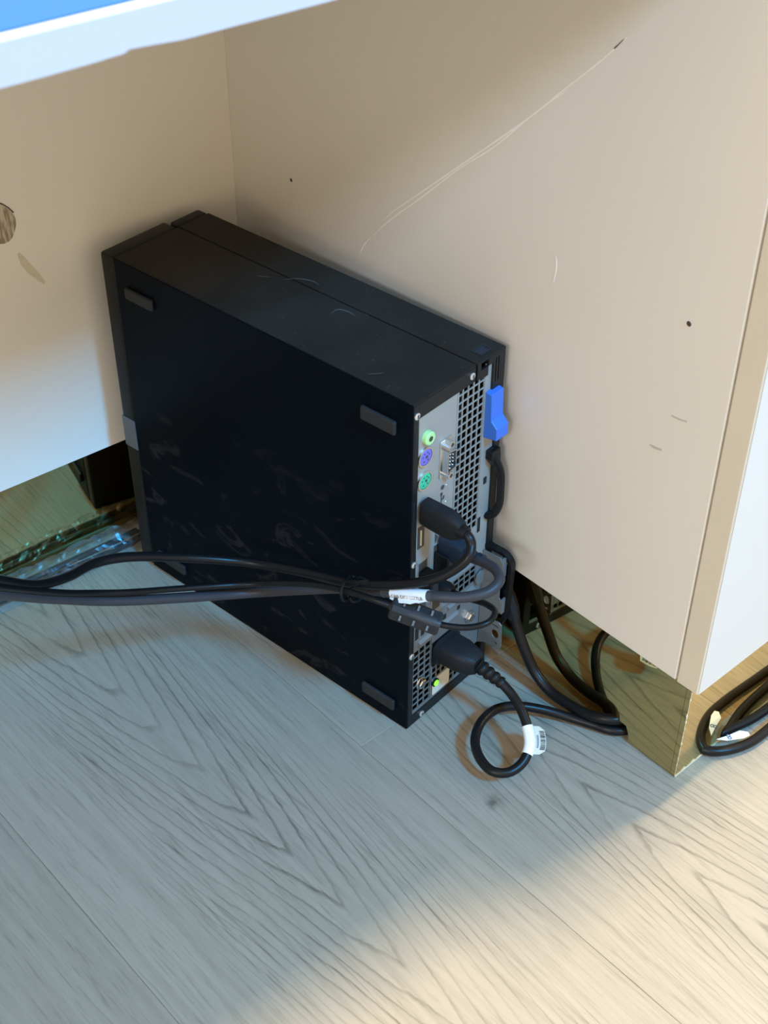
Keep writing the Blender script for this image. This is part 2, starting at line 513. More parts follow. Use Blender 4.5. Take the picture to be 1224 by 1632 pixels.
# gold mirror plinth: side with a low cable notch, and front
PX, PZ = 0.1130, 0.1028
pl_side = cpart(MB().prism([(-0.1560, 0.0006), (-0.1165, 0.0006), (-0.1160, 0.0085), (-0.1130, 0.0150), (-0.1010, 0.0160), (-0.0985, 0.0006), (0.335, 0.0006), (0.335, PZ), (-0.1560, PZ)], 'x', PX, PX + 0.004), 'plinth_side', 'gold')
pl_front = cpart(MB().box(PX, 0.695, -0.1602, -0.1562, 0.0006, PZ), 'plinth_front', 'gold')
cpart(MB().box(PX + 0.0045, 0.695, 0.331, 0.335, 0.0006, PZ).box(0.691, 0.695, -0.155, 0.3305, 0.0006, PZ), 'plinth_back', 'subfloor')
# ragged edges of the mirror film
rr = random.Random(9)
mb = MB()
pts_top = []; n = 46
for i in range(n + 1):
    t = i / n
    x = PX + t * 0.16
    pts_top.append((x, 0.0008 + 0.0022 * rr.random() ** 2 * (1.6 - t)))
poly = [(PX, 0.0003)] + [(PX + 0.16, 0.0003)] + pts_top[::-1]
vs = [mb.bm.verts.new((p[0], -0.1607, p[1])) for p in poly]
vb = [mb.bm.verts.new((p[0], -0.1603, p[1])) for p in poly]
mb.bm.faces.new(vs); mb.bm.faces.new(vb[::-1])
for i in range(len(poly)):
    mb.bm.faces.new((vs[i], vb[i], vb[(i + 1) % len(poly)], vs[(i + 1) % len(poly)]))
cpart(mb, 'torn_film_edge', 'film_edge')
mb = MB()
path = [Vector((PX - 0.0001 + 0.0005 * (rr.random() - 0.5), -0.1603, z)) for z in [0.0006 + 0.0022 * k for k in range(46)]]
tube_mb(path, [0.00015 + 0.0006 * (rr.random() ** 5) for _ in path], seg=5, mb=mb)
cpart(mb, 'torn_film_edge', 'film_edge')

# marks on the side panel
def ribbon(pts, w, x, name, m):
    """thin mark on the side panel, pts in (y, z)"""
    P = spline([(x, p[0], p[1]) for p in pts], 5)
    mb = MB(); L = []; Rr = []
    for i, p in enumerate(P):
        t = (P[min(i + 1, len(P) - 1)] - P[max(0, i - 1)]).normalized()
        nrm = Vector((0, -t.z, t.y))
        s = math.sin(math.pi * (i + 0.35) / (len(P) + 0.3)) ** 0.4
        ww = w * s * (0.8 + 0.5 * noise.noise(p * 300))
        L.append((p + nrm * ww * 0.5, p - nrm * ww * 0.5))
    dx = Vector((0.0003, 0, 0))
    rs = [[a, b, b + dx, a + dx] for a, b in L]
    mb.rings(rs)
    return cpart(mb, name, m)
S0 = [(-0.0526, 0.5073), (-0.0367, 0.4900), (-0.0122, 0.4661), (0.0143, 0.4399), (0.0433, 0.4139), (0.0748, 0.3860), (0.1090, 0.3556), (0.1304, 0.3366), (0.1387, 0.3278)]
S1 = [(-0.0145, 0.4665), (0.0098, 0.4444), (0.0381, 0.4156), (0.0692, 0.3892), (0.1030, 0.3570), (0.1336, 0.3289), (0.1498, 0.3116)]
S2 = [(0.1531, 0.3078), (0.1585, 0.3018), (0.1639, 0.2926)]
S3 = [(-0.0170, 0.3635), (-0.0182, 0.3567), (-0.0169, 0.3454)]
for s, w in ((S0, 0.0011), (S1, 0.0011), (S2, 0.0011), (S3, 0.0008)):
    ribbon(s, w, XR - 0.00015 - 0.00004 * len(s) / 9, 'scratch', 'scratch')
ribbon([(-0.0500, 0.5048), (-0.0465, 0.5008), (-0.0440, 0.4980)], 0.0008, XR - 0.0003, 'scuff', 'mark')
ribbon([(-0.1168, 0.2985), (-0.1230, 0.2990), (-0.1283, 0.3001)], 0.0016, XR - 0.00015, 'scuff', 'scuff')
ribbon([(-0.1046, 0.2706), (-0.1090, 0.2706), (-0.1142, 0.2717)], 0.0022, XR - 0.00015, 'scuff', 'scuff')
for (y, z, r) in ((0.2405, 0.3205, 0.0016), (-0.1185, 0.3622, 0.0019)):
    cpart(MB().lathe([(0, r), (0.0004, r * 0.7)], (XR + 0.0001, y, z), (-1, 0, 0), 9), 'pin_hole', 'mark')

# ================================================================== DESK (left/back)
ALPHA = R(-3.2)
desk = empty('desk', 'white desk with a chipped front edge above the computer and a gold plinth', 'desk', (0, 0, 0), ALPHA)
ca, sa = math.cos(-ALPHA), math.sin(-ALPHA)
def dl(x, y):            # room -> desk frame
    return (x * ca - y * sa, x * sa + y * ca)
def u_at(xroom, n):      # desk-frame u on the plane room x = xroom at desk-frame n
    return (xroom - n * sa) / ca
ZB, ZT = 0.6050, 0.6208
NF = -0.1400
# top: profile swept along the front edge, with a chip in the lower edge
mb = MB()
stations = [-1.30, -0.60, -0.2700, -0.2520, -0.2450, -0.2415, -0.2400, -0.2330, -0.2200, -0.10, 'end']
def profile(u, end, chip):
    ux = (lambda nn: u_at(XR - 0.00008, nn)) if end else (lambda nn: u)
    r = 0.0022
    pr = [(NF, ZB + chip), (NF, ZT - r), (NF + r * 0.3, ZT - r * 0.3), (NF + r, ZT), (0.336, ZT), (0.336, ZB), (NF + 0.004, ZB)]
    return [(ux(p[0]), p[0], p[1]) for p in pr]
chips = {-0.2520: 0.0003, -0.2450: 0.0006, -0.2415: 0.0007, -0.2400: 0.0016, -0.2330: 0.0012, -0.2200: 0.0002}
rs = [profile(None, True, 0) if s == 'end' else profile(s, False, chips.get(s, 0.0)) for s in stations]
mb.rings(rs)
mb.build('desk_top', 'desk_white', desk)
o = MB().prism([(-1.298, NF + 0.0016), (u_at(XR - 0.002, NF + 0.0016), NF + 0.0016), (u_at(XR - 0.002, 0.334), 0.334), (-1.298, 0.334)], 'z', ZT - 0.0002, ZT + 0.0003).build('top_surface', 'desk_blue', desk)  # thin blue layer over the white slab top
o['label'] = 'blue layer over the white top'
NB = 0.3171
mb = MB().prism([(-1.28, NB), (u_at(XR - 0.00008, NB), NB), (u_at(XR - 0.00008, NB + 0.018), NB + 0.018), (-1.28, NB + 0.018)], 'z', 0.1020, ZB - 0.0003)
mb.build('back_panel', 'laminate', desk)
MB().box(-1.27, u_at(PX - 0.001, 0.3297), 0.3297, 0.3335, 0.0006, 0.1018).build('plinth', 'gold', desk)
MB().box(-1.28, -1.262, -0.12, NB - 0.0006, 0.001, ZB - 0.0003).build('leg_panel', 'laminate', desk)
# worn spots on the back panel
def spot(cu, cz, pts, name, m):
    P = [(cu + a, cz + b) for a, b in pts]
    MB().prism(P, 'y', NB - 0.0004, NB + 0.0002).build(name, m, desk)
uu, nn = dl(-0.0935, 0.3226)
blob = [(0.0115 * math.cos(t) * (1 + 0.10 * math.sin(3 * t + 1)), 0.0155 * math.sin(t) * (1 + 0.08 * math.sin(2 * t))) for t in [2 * math.pi * k / 22 for k in range(22)]]
spot(uu, 0.3195, [(a + 0.22 * -b, b) for a, b in blob], 'bare_patch', 'stain')
rim = [(1.10 * a + 0.22 * -b * 1.1, b * 1.10) for a, b in blob[1:8]]
rim2 = [(1.03 * a + 0.22 * -b * 1.03, b * 1.03) for a, b in blob[1:8]]
spot(uu, 0.3195, rim + rim2[::-1], 'bare_patch_rim', 'mark')
u2, n2 = dl(-0.076, 0.3218)
spot(u2, 0.2785, [(-0.0085, 0.014), (-0.0068, 0.0150), (-0.0042, 0.011), (0.0005, 0.002), (0.0048, -0.006), (0.0086, -0.0135), (0.0075, -0.0155), (0.0030, -0.0105), (-0.0030, -0.0030), (-0.0070, 0.0050)], 'brown_smear', 'smear')

# ================================================================== COMPUTER
W, H, D = 0.0926, 0.290, 0.292
pc = empty('desktop_computer', 'black slim desktop computer standing on its side edge with its ports facing out', 'computer', (0, 0, 0), R(7))
FT = 0.0006          # the case stands on tiny pips
T1 = 0.0012
def p_(mb, name, m, parent=None, **kw):
    return mb.build(name, m, parent or pc, **kw)
YF = 0.2795
SX = 0.0620
# main chassis (near side, top and bottom folded from one sheet)
p_(MB().box(0, T1, 0.0, YF, FT, H), 'side_cover', 'pc_side', bevel=0.0005)
p_(MB().box(T1, SX, 0.0004, YF, H - 0.0014, H - 0.0001), 'top_sheet', 'pc_top')
p_(MB().box(T1, SX, 0.0004, YF, FT, FT + 0.0013), 'bottom_sheet', 'pc_frame')
# access cover on the far side
p_(MB().box(W - T1, W, -0.0004, YF, FT, H)
   .box(SX + 0.0011, W - T1, -0.0004, YF, H - 0.0014, H + 0.0002)
   .box(SX + 0.0011, W - T1, 0, YF, FT, FT + 0.0013), 'access_cover', 'pc_top', bevel=0.0003)
# dark inside
p_(MB().box(0.003, W - 0.003, 0.022, YF - 0.001, 0.004, H - 0.0030), 'inner_frame', 'dark')
# front bezel in two blocks
p_(MB().box(0, SX - 0.0004, YF + 0.0004, D + 0.0025, FT, H), 'front_bezel', 'bezel', bevel=0.0022, seg=3, smooth=True)
p_(MB().box(SX + 0.0012, W, YF + 0.0005, D - 0.0012, FT, H), 'front_bezel', 'bezel', bevel=0.0022, seg=3, smooth=True)
p_(MB().box(-0.0007, 0.0001, 0.2795, 0.2940, 0.1200, 0.1478), 'grey_label', 'grey_tab', bevel=0.0002)['label'] = 'grey label strip on the bezel edge'
# rubber feet
for (y0, y1, z0, z1) in ((0.2395, 0.2680, 0.2625, 0.2715), (0.0125, 0.0415, 0.2630, 0.2735), (0.0110, 0.0420, 0.0145, 0.0245), (0.2365, 0.2690, 0.0150, 0.0240)):
    p_(MB().box(-0.0030, 0.0001, y0, y1, z0, z1), 'rubber_foot', 'rubber', bevel=0.0012)
# scratches and rub marks on top
for pts, w in (([(0.058, 0.168), (0.066, 0.160), (0.0700, 0.150), (0.0690, 0.143)], 0.0007), ([(0.047, 0.112), (0.054, 0.112), (0.0565, 0.104), (0.0555, 0.098)], 0.0007), ([(0.0500, 0.185), (0.0545, 0.177)], 0.0005), ([(0.008, 0.045), (0.016, 0.038)], 0.0004)):
    P = spline([(a, b, H + (0.0003 if a > SX + 0.001 else 0.0)) for a, b in pts], 5)
    rs = []
    for i, p in enumerate(P):
        t = (P[min(i + 1, len(P) - 1)] - P[max(0, i - 1)]).normalized(); nn_ = Vector((-t.y, t.x, 0))
        s = math.sin(math.pi * (i + 0.3) / (len(P) + 0.2)) * w
        rs.append([p + nn_ * s * 0.5, p - nn_ * s * 0.5, p - nn_ * s * 0.5 - Vector((0, 0, 0.0002)), p + nn_ * s * 0.5 - Vector((0, 0, 0.0002))])
    p_(MB().rings(rs), 'rub_mark', 'grey_tab')

# ---- rear: black flanges
fr = MB()
fr.box(T1, 0.0062, 0.0, 0.012, FT, H - 0.0014)                       # near strip
fr.box(0.0062, SX, 0.0, 0.002, 0.2775, H - 0.0014)                   # top strip
fr.box(0.0062, W - T1, 0.0, 0.002, FT, 0.0100)                       # bottom strip
p_(fr, 'rear_flange', 'pc_frame', bevel=0.0003)
ac = MB()
ac.box(SX + 0.0011, 0.0668, -0.0005, 0.0015, 0.2775, H - 0.0012)
ac.box(0.0668, 0.0745, -0.0005, 0.0015, 0.2890, H - 0.0012).box(0.0668, 0.0745, -0.0005, 0.0015, 0.2765, 0.2835)
ac.box(0.0745, 0.0800, -0.0005, 0.0015, 0.2835, H - 0.0012)
ac.box(0.0800, 0.0822, -0.0005, 0.0015, 0.262, H - 0.0012).box(0.0822, 0.0832, -0.0005, 0.0015, 0.262, 0.2675).box(0.0822, 0.0832, -0.0005, 0.0015, 0.286, H - 0.0012)
ac.box(0.0832, 0.0850, -0.0005, 0.0015, 0.262, H - 0.0012).box(0.0850, 0.0860, -0.0005, 0.0015, 0.262, 0.2675).box(0.0850, 0.0860, -0.0005, 0.0015, 0.286, H - 0.0012)
ac.box(0.0860, W - T1, -0.0005, 0.0015, 0.010, H - 0.0012)
p_(ac, 'cover_flange', 'pc_frame')
ct = p_(MB().box(0.0720, 0.0835, 0.0040, 0.0049, H + 0.0002, H + 0.0007).box(0.0720, 0.0835, 0.0116, 0.0125, H + 0.0002, H + 0.0007).box(0.0720, 0.0730, 0.0049, 0.0116, H + 0.0002, H + 0.0007).box(0.0825, 0.0835, 0.0049, 0.0116, H + 0.0002, H + 0.0007), 'cover_catch', 'rubber')
p_(MB().box(0.0730, 0.0825, 0.0049, 0.0116, H + 0.0001, H + 0.0003), 'catch_window', 'navy', ct)

# ---- grey rear plate with perforations
YP = 0.0010; TP = 0.0009
rp = MB()
rp.box(0.0058, 0.0456, YP, YP + TP, 0.1160, 0.2780)
rp.box(0.0734, 0.0866, YP, YP + TP, 0.1160, 0.2760)
rp.box(0.0742, 0.0806, YP, YP + TP, 0.2760, 0.2842)
rp.box(0.0456, 0.0734, YP, YP + TP, 0.1160, 0.1500)
p_(rp, 'rear_plate', 'zinc')
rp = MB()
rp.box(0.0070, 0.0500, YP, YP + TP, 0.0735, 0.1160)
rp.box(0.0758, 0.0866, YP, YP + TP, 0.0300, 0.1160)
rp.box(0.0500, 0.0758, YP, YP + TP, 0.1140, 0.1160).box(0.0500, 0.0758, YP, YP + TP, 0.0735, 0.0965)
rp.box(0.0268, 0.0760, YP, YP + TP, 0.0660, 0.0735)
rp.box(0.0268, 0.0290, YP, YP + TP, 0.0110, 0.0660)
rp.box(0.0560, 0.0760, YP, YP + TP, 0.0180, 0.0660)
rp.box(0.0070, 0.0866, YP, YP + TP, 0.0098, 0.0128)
p_(rp, 'slot_plate', 'zinc_shaded')
def grille(x0, x1, z0, z1, nx, nz, bar, name):
    mb = MB()
    for i in range(nx + 1):
        x = x0 + (x1 - x0) * i / nx
        mb.box(x - bar / 2, x + bar / 2, YP, YP + TP, z0 - bar / 2, z1 + bar / 2)
    for k in range(nz + 1):
        z = z0 + (z1 - z0) * k / nz
        mb.box(x0 - bar / 2, x1 + bar / 2, YP + 0.00005, YP + TP - 0.00005, z - bar / 2, z + bar / 2)
    return p_(mb, name, 'zinc' if z1 > 0.2 else 'zinc_shaded')
grille(0.0456, 0.0734, 0.1500, 0.2790, 5, 21, 0.00080, 'vent_grille')
grille(0.0500, 0.0758, 0.0965, 0.1140, 4, 3, 0.0009, 'vent_grille')
grille(0.0072, 0.0270, 0.0125, 0.0735, 3, 10, 0.0008, 'vent_grille')
grille(0.0290, 0.0560, 0.0290, 0.0470, 5, 3, 0.0008, 'vent_grille')
grille(0.0500, 0.0760, 0.0125, 0.0300, 5, 3, 0.0008, 'vent_grille')
# ridges of the slot covers
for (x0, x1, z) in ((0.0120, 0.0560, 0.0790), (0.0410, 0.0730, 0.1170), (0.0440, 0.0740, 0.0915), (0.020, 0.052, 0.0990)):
    p_(MB().prism([(YP, z - 0.0022), (YP - 0.0022, z - 0.0012), (YP - 0.0022, z + 0.0008), (YP, z + 0.0020)], 'x', x0, x1), 'slot_ridge', 'zinc_shaded')
# slotted openings in the lower plate (dark louvres)
for (x0, x1, z0, z1) in ((0.0085, 0.0120, 0.0850, 0.0960), (0.0150, 0.0185, 0.0850, 0.0940), (0.0560, 0.0590, 0.0815, 0.0850), (0.0330, 0.0365, 0.0885, 0.0940), (0.0395, 0.0430, 0.0830, 0.0875), (0.0640, 0.0675, 0.0830, 0.0880), (0.0745, 0.0775, 0.1430, 0.1560)):
    p_(MB().box(x0, x1, YP - 0.0003, YP + 0.0005, z0, z1), 'slot', 'dark')
# PSU badge plate and LED
p_(MB().box(0.0300, 0.0490, YP - 0.0010, YP + 0.0004, 0.0132, 0.0285), 'psu_plate', 'cream', bevel=0.0003)
p_(MB().lathe([(0, 0.0036), (0.0012, 0.0036), (0.0014, 0.0030)], (0.0318, YP - 0.0008, 0.0262), (0, -1, 0)), 'led_ring', 'black')
p_(MB().lathe([(0, 0.0024), (0.0012, 0.0024), (0.0020, 0.0012)], (0.0318, YP - 0.0016, 0.0262), (0, -1, 0)), 'status_led', 'led')['label'] = 'lit green status light'

# ---- ports
def screw(x, z, r, y=-0.0002, name='screw', m='bright'):
    o = p_(MB().lathe([(0, r), (0.0008, r), (0.0012, r * 0.75)], (x, y, z), (0, -1, 0), 14), name, m, smooth=True)
    p_(MB().box(x - r * 0.18, x + r * 0.18, y - 0.0015, y - 0.0011, z - r * 0.5, z + r * 0.5), 'screw_slot', 'mark', o)
    return o
for (x, z) in ((0.0577, 0.2838), (0.0034, 0.2812), (0.0034, 0.1602), (0.0034, 0.0740), (0.0165, 0.0050), (0.0760, 0.0055)):
    screw(x, z, 0.0025)
def hexscrew(x, z):
    mb = MB().lathe([(0, 0.0052), (0.0010, 0.0052), (0.0012, 0.0042), (0.0034, 0.0042), (0.0040, 0.0034)], (x, YP - 0.0001, z), (0, -1, 0), 6)
    o = p_(mb, 'hex_screw', 'chrome')
    p_(MB().box(x - 0.0032, x + 0.0032, YP - 0.0045, YP - 0.0040, z - 0.0005, z + 0.0005), 'screw_slot', 'mark', o)
hexscrew(0.0148, 0.0387); hexscrew(0.0695, 0.0665)
for (z0, z1) in ((0.246, 0.268), (0.197, 0.214), (0.085, 0.128), (0.052, 0.066), (0.010, 0.024)):
    p_(MB().box(0.0026, 0.0033, -0.0002, 0.0003, z0, z1), 'flange_slot', 'rubber')
# audio jack
j = p_(MB().lathe([(0, 0.0048), (0.0030, 0.0048), (0.0036, 0.0042)], (0.0150, YP, 0.2590), (0, -1, 0)), 'audio_jack', 'lime', smooth=True)
p_(MB().lathe([(0, 0.0019), (0.0002, 0.0019)], (0.0150, YP - 0.0036, 0.2590), (0, -1, 0)), 'jack_hole', 'mark', j)
# PS/2 sockets
for z, m in ((0.2443, 'violet'), (0.2252, 'green')):
    ring = MB()
    prof = [(0, 0.0072), (0.0014, 0.0072), (0.0014, 0.0060), (0.0002, 0.0060)]
    d = Vector((0, -1, 0)); seg = 24; rs = []
    for h, r in prof:
        rs.append([(0.0135 + r * math.cos(2 * math.pi * i / seg), YP - h, z + r * math.sin(2 * math.pi * i / seg)) for i in range(seg)])
    ring.rings(rs, cap=False)
    o = p_(ring, 'keyboard_socket' if m == 'violet' else 'mouse_socket', 'chrome', smooth=True)
    p_(MB().lathe([(0, 0.0058), (0.0011, 0.0058), (0.0013, 0.0050)], (0.0135, YP, z), (0, -1, 0)), 'socket_insert', m, o, smooth=True)
    for a in (20, 65, 115, 160, 235, 305):
        p_(MB().lathe([(0, 0.0006), (0.0002, 0.0006)], (0.0135 + 0.0034 * math.cos(R(a)), YP - 0.0013, z + 0.0034 * math.sin(R(a))), (0, -1, 0), 6), 'pin_hole', 'mark', o)
    p_(MB().box(0.0132, 0.0151, YP - 0.0015, YP - 0.0013, z - 0.0009, z + 0.0009), 'key_slot', 'mark', o)
# serial connector: D shell standing upright
cx, cz = 0.0345, 0.2322
p_(MB().box(cx - 0.0058, cx + 0.0058, YP - 0.0008, YP, cz - 0.0150, cz + 0.0150), 'serial_flange', 'chrome', bevel=0.0005)
def dshape(hx, hz, dz, n=0):
    return [(cx - hx, cz - hz), (cx + hx, cz - hz + dz), (cx + hx, cz + hz - dz), (cx - hx, cz + hz)]
o = MB()
outer, inner = dshape(0.0044, 0.0088, 0.0016), dshape(0.0038, 0.0081, 0.0015)
o.rings([[(x, YP - 0.0006, z) for x, z in outer], [(x, YP - 0.0062, z) for x, z in outer], [(x, YP - 0.0062, z) for x, z in inner], [(x, YP - 0.0012, z) for x, z in inner]], cap=False)
sh = p_(o, 'serial_shell', 'chrome')
p_(MB().prism(dshape(0.0037, 0.0080, 0.0015), 'y', YP - 0.0016, YP - 0.0008), 'serial_insert', 'mark', sh)
for i in range(5):
    p_(MB().lathe([(0, 0.0005), (0.0040, 0.0005), (0.0045, 0.0002)], (cx - 0.0015, YP - 0.0014, cz - 0.0056 + 0.0028 * i), (0, -1, 0), 7), 'pin', 'bright', sh)
for i in range(4):
    p_(MB().lathe([(0, 0.0005), (0.0040, 0.0005), (0.0045, 0.0002)], (cx + 0.0015, YP - 0.0014, cz - 0.0042 + 0.0028 * i), (0, -1, 0), 7), 'pin', 'bright', sh)
for s in (-1, 1):
    p_(MB().lathe([(0, 0.0029), (0.0050, 0.0029), (0.0052, 0.0016), (0.0030, 0.0014)], (cx, YP - 0.0006, cz + s * 0.0124), (0, -1, 0), 6), 'hex_standoff', 'chrome')
# pinhole, usb trident mark, tiny rivets
p_(MB().lathe([(0, 0.0018), (0.0003, 0.0018)], (0.0331, YP, 0.2081), (0, -1, 0), 12), 'pin_hole', 'mark')
um = MB().box(0.0318, 0.0327, YP - 0.0002, YP + 0.0002, 0.1900, 0.2035).box(0.0296, 0.0320, YP - 0.0002, YP + 0.0002, 0.1935, 0.1947).box(0.0325, 0.0352, YP - 0.0002, YP + 0.0002, 0.1975, 0.1987)
um.box(0.0312, 0.0333, YP - 0.0002, YP + 0.0002, 0.2015, 0.2040).box(0.0340, 0.0354, YP - 0.0002, YP + 0.0002, 0.1985, 0.2003)
p_(um, 'port_symbol', 'mark')
for (x, z) in ((0.0372, 0.2075), (0.0372, 0.1935), (0.0368, 0.1868)):
    p_(MB().lathe([(0, 0.0008), (0.0003, 0.0006)], (x, YP, z), (0, -1, 0), 8), 'rivet', 'bright')
p_(MB().box(0.0450, 0.0462, YP - 0.0006, YP, 0.150, 0.277), 'plate_fold', 'zinc')
# display port below the plugged one
dp = p_(MB().box(0.0085, 0.0150, YP - 0.0004, YP + 0.0003, 0.1695, 0.1880), 'display_port', 'mark')
p_(MB().box(0.0108, 0.0118, YP - 0.0010, YP - 0.0002, 0.1720, 0.1850), 'port_tongue', 'cream', dp)
p_(MB().prism([(0.0270, 0.1635), (0.0300, 0.1680), (0.0270, 0.1720)], 'y', YP - 0.0004, YP + 0.0003), 'display_port_edge', 'mark')
# usb ports with small receivers
for (x0, x1, z0, z1) in ((0.0098, 0.0190, 0.1240, 0.1560), (0.0255, 0.0345, 0.1330, 0.1620), (0.0255, 0.0345, 0.1010, 0.1290), (0.0098, 0.0190, 0.1010, 0.1190)):
    u = p_(MB().box(x0, x1, YP - 0.0004, YP + 0.0003, z0, z1), 'usb_port', 'mark')
    p_(MB().box(x0 - 0.0007, x1 + 0.0007, YP - 0.0008, YP - 0.0002, z1, z1 + 0.0008).box(x0 - 0.0007, x0, YP - 0.0008, YP - 0.0002, z0, z1), 'port_rim', 'bright', u)
# ---- blue release latch
lt = MB().prism([(0.0010, 0.2625), (-0.0042, 0.2615), (-0.0050, 0.2415), (-0.0099, 0.2365), (-0.0101, 0.2275), (0.0010, 0.2255)], 'x', 0.0752, 0.0880)
p_(lt, 'release_latch', 'blue', bevel=0.0006)['label'] = 'bright blue release latch'
# ---- black padlock handle
hd = MB()
path = spline([(0.0835, 0.0012, 0.2120), (0.0850, -0.0035, 0.2040), (0.0880, -0.0062, 0.1930), (0.0885, -0.0070, 0.1780), (0.0880, -0.0068, 0.1640), (0.0858, -0.0040, 0.1560), (0.0840, 0.0010, 0.1530)], 5)
tube_mb(path, 0.0029, 8, hd)
p_(hd, 'padlock_loop', 'black', smooth=True)
p_(MB().prism([(0.0790, 0.2130), (0.0885, 0.2130), (0.0905, 0.1980), (0.0860, 0.1960), (0.0790, 0.2060)], 'y', -0.0045, 0.0010), 'loop_shield', 'black', bevel=0.0005)
p_(MB().box(0.0785, 0.0815, YP - 0.0005, YP, 0.1840, 0.1895), 'slot', 'dark')
# ---- zinc cable bracket standing off the rear, with punched holes
def punched(name, outline, holes, x0, x1, m):
    base = MB().prism(outline, 'x', x0, x1).build(name, m)
    cut = MB()
    for h in holes:
        cut.prism(h, 'x', x0 - 0.002, x1 + 0.002)
    co = cut.build('cutter', m)
    md = base.modifiers.new('cut', 'BOOLEAN'); md.operation = 'DIFFERENCE'; md.object = co; md.solver = 'EXACT'
    dg = bpy.context.evaluated_depsgraph_get()
    me = bpy.data.meshes.new_from_object(base.evaluated_get(dg))
    bpy.data.objects.remove(co, do_unlink=True)
    base.modifiers.clear()
    base.data = me
    base.parent = pc
    return base
def ell(cy, cz, a, b, n=14, rot=0.0):
    return [(cy + a * math.cos(t) * math.cos(rot) - b * math.sin(t) * math.sin(rot), cz + a * math.cos(t) * math.sin(rot) + b * math.sin(t) * math.cos(rot)) for t in [2 * math.pi * k / n for k in range(n)]]
outline = [(0.0005, 0.1220), (-0.0150, 0.1225), (-0.0175, 0.1185), (-0.0172, 0.1060), (-0.0160, 0.1030), (-0.0160, 0.0850), (-0.0185, 0.0815), (-0.0185, 0.0730), (-0.0150, 0.0660), (-0.0105, 0.0640), (-0.0105, 0.0600), (-0.0180, 0.0610), (-0.0200, 0.0590), (-0.0212, 0.0380), (-0.0200, 0.0355), (-0.0170, 0.0350), (-0.0050, 0.0335), (0.0005, 0.0300)]
holes = [ell(-0.0150, 0.0480, 0.0033, 0.0042), ell(-0.0148, 0.0562, 0.0036, 0.0010), ell(-0.0160, 0.0395, 0.0016, 0.0011), ell(-0.0080, 0.0900, 0.0014, 0.0018), ell(-0.0100, 0.0955, 0.0010, 0.0012), ell(-0.0088, 0.1135, 0.0022, 0.0015)]
punched('cable_bracket', outline, holes, 0.0830, 0.0840, 'zinc_shaded')
p_(MB().box(0.0835, 0.0885, -0.0172, -0.0160, 0.104, 0.1215), 'bracket_lip', 'zinc_shaded')
p_(MB().box(0.0835, 0.0890, -0.0190, -0.0178, 0.070, 0.084), 'bracket_lip', 'zinc_shaded')
p_(MB().lathe([(0, 0.0062), (0.0010, 0.0062)], (0.0800, -0.0002, 0.0985), (0, -1, 0), 8), 'bracket_tab', 'zinc_shaded')
# ---- black steel security bar curving round the bracket
sb = MB()
path = spline([(0.0880, 0.0020, 0.1245), (0.0885, -0.0080, 0.1240), (0.0895, -0.0150, 0.1225), (0.0905, -0.0198, 0.1160), (0.0905, -0.0200, 0.1040), (0.0900, -0.0195, 0.0820), (0.0895, -0.0185, 0.0640), (0.0890, -0.0160, 0.0560)], 5)
ts, frs = frames(path)
rs = []
for p, t in zip(path, ts):
    xx = Vector((1, 0, 0)); nn_ = t.cross(xx).normalized()
    rs.append([p + xx * 0.0026 + nn_ * 0.0014, p - xx * 0.0026 + nn_ * 0.0014, p - xx * 0.0026 - nn_ * 0.0014, p + xx * 0.0026 - nn_ * 0.0014])
sb.rings(rs)
p_(sb, 'security_bar', 'black', smooth=True)
# power socket
p_(MB().box(0.0280, 0.0560, YP - 0.0006, YP + 0.0006, 0.0450, 0.0680), 'power_socket', 'black')

# ================================================================== THINGS PLUGGED IN
PCM = Matrix.Rotation(R(7), 4, 'Z')
def L2R(p):
    return PCM @ Vector(p)
def local_box(mb, x0, x1, y0, y1, z0, z1):
    """box given in computer coordinates, stored in room coordinates"""
    tmp = MB().box(x0, x1, y0, y1, z0, z1)
    tmp.bm.transform(PCM)
    me = bpy.data.meshes.new('tmp'); tmp.bm.to_mesh(me); tmp.bm.free()
    mb.bm.from_mesh(me); bpy.data.meshes.remove(me)
    return mb
def rect_sections(secs, corner=0.25):
    """rounded-rect sections in computer coordinates: (cx, y, cz, half_x, half_z)"""
    rs = []
    for (x, y, z, a, b) in secs:
        ring = []
        k = 0.42
        for (sx, sz) in ((1, -1), (1, 1), (-1, 1), (-1, -1)):
            pts = [(sx * a, sz * b * (1 - k)), (sx * a * (1 - k * 0.35), sz * b * (1 - k * 0.35)), (sx * a * (1 - k), sz * b)]
            if sx * sz < 0:
                pts = pts if (sx, sz) == (1, -1) else pts
            if (sx, sz) in ((1, -1), (-1, 1)):
                pts = pts[::-1]
            ring += [L2R((x + px, y, z + pz)) for px, pz in pts]
        rs.append(ring)
    return rs
def child(mb, name, m, root, **kw):
    o = mb.build(name, m, root, **kw)
    o.matrix_parent_inverse = root.matrix_basis.inverted()
    return o
def thing(name, label, cat, loc, group=None):
    return empty(name, label, cat, loc, 0, group)

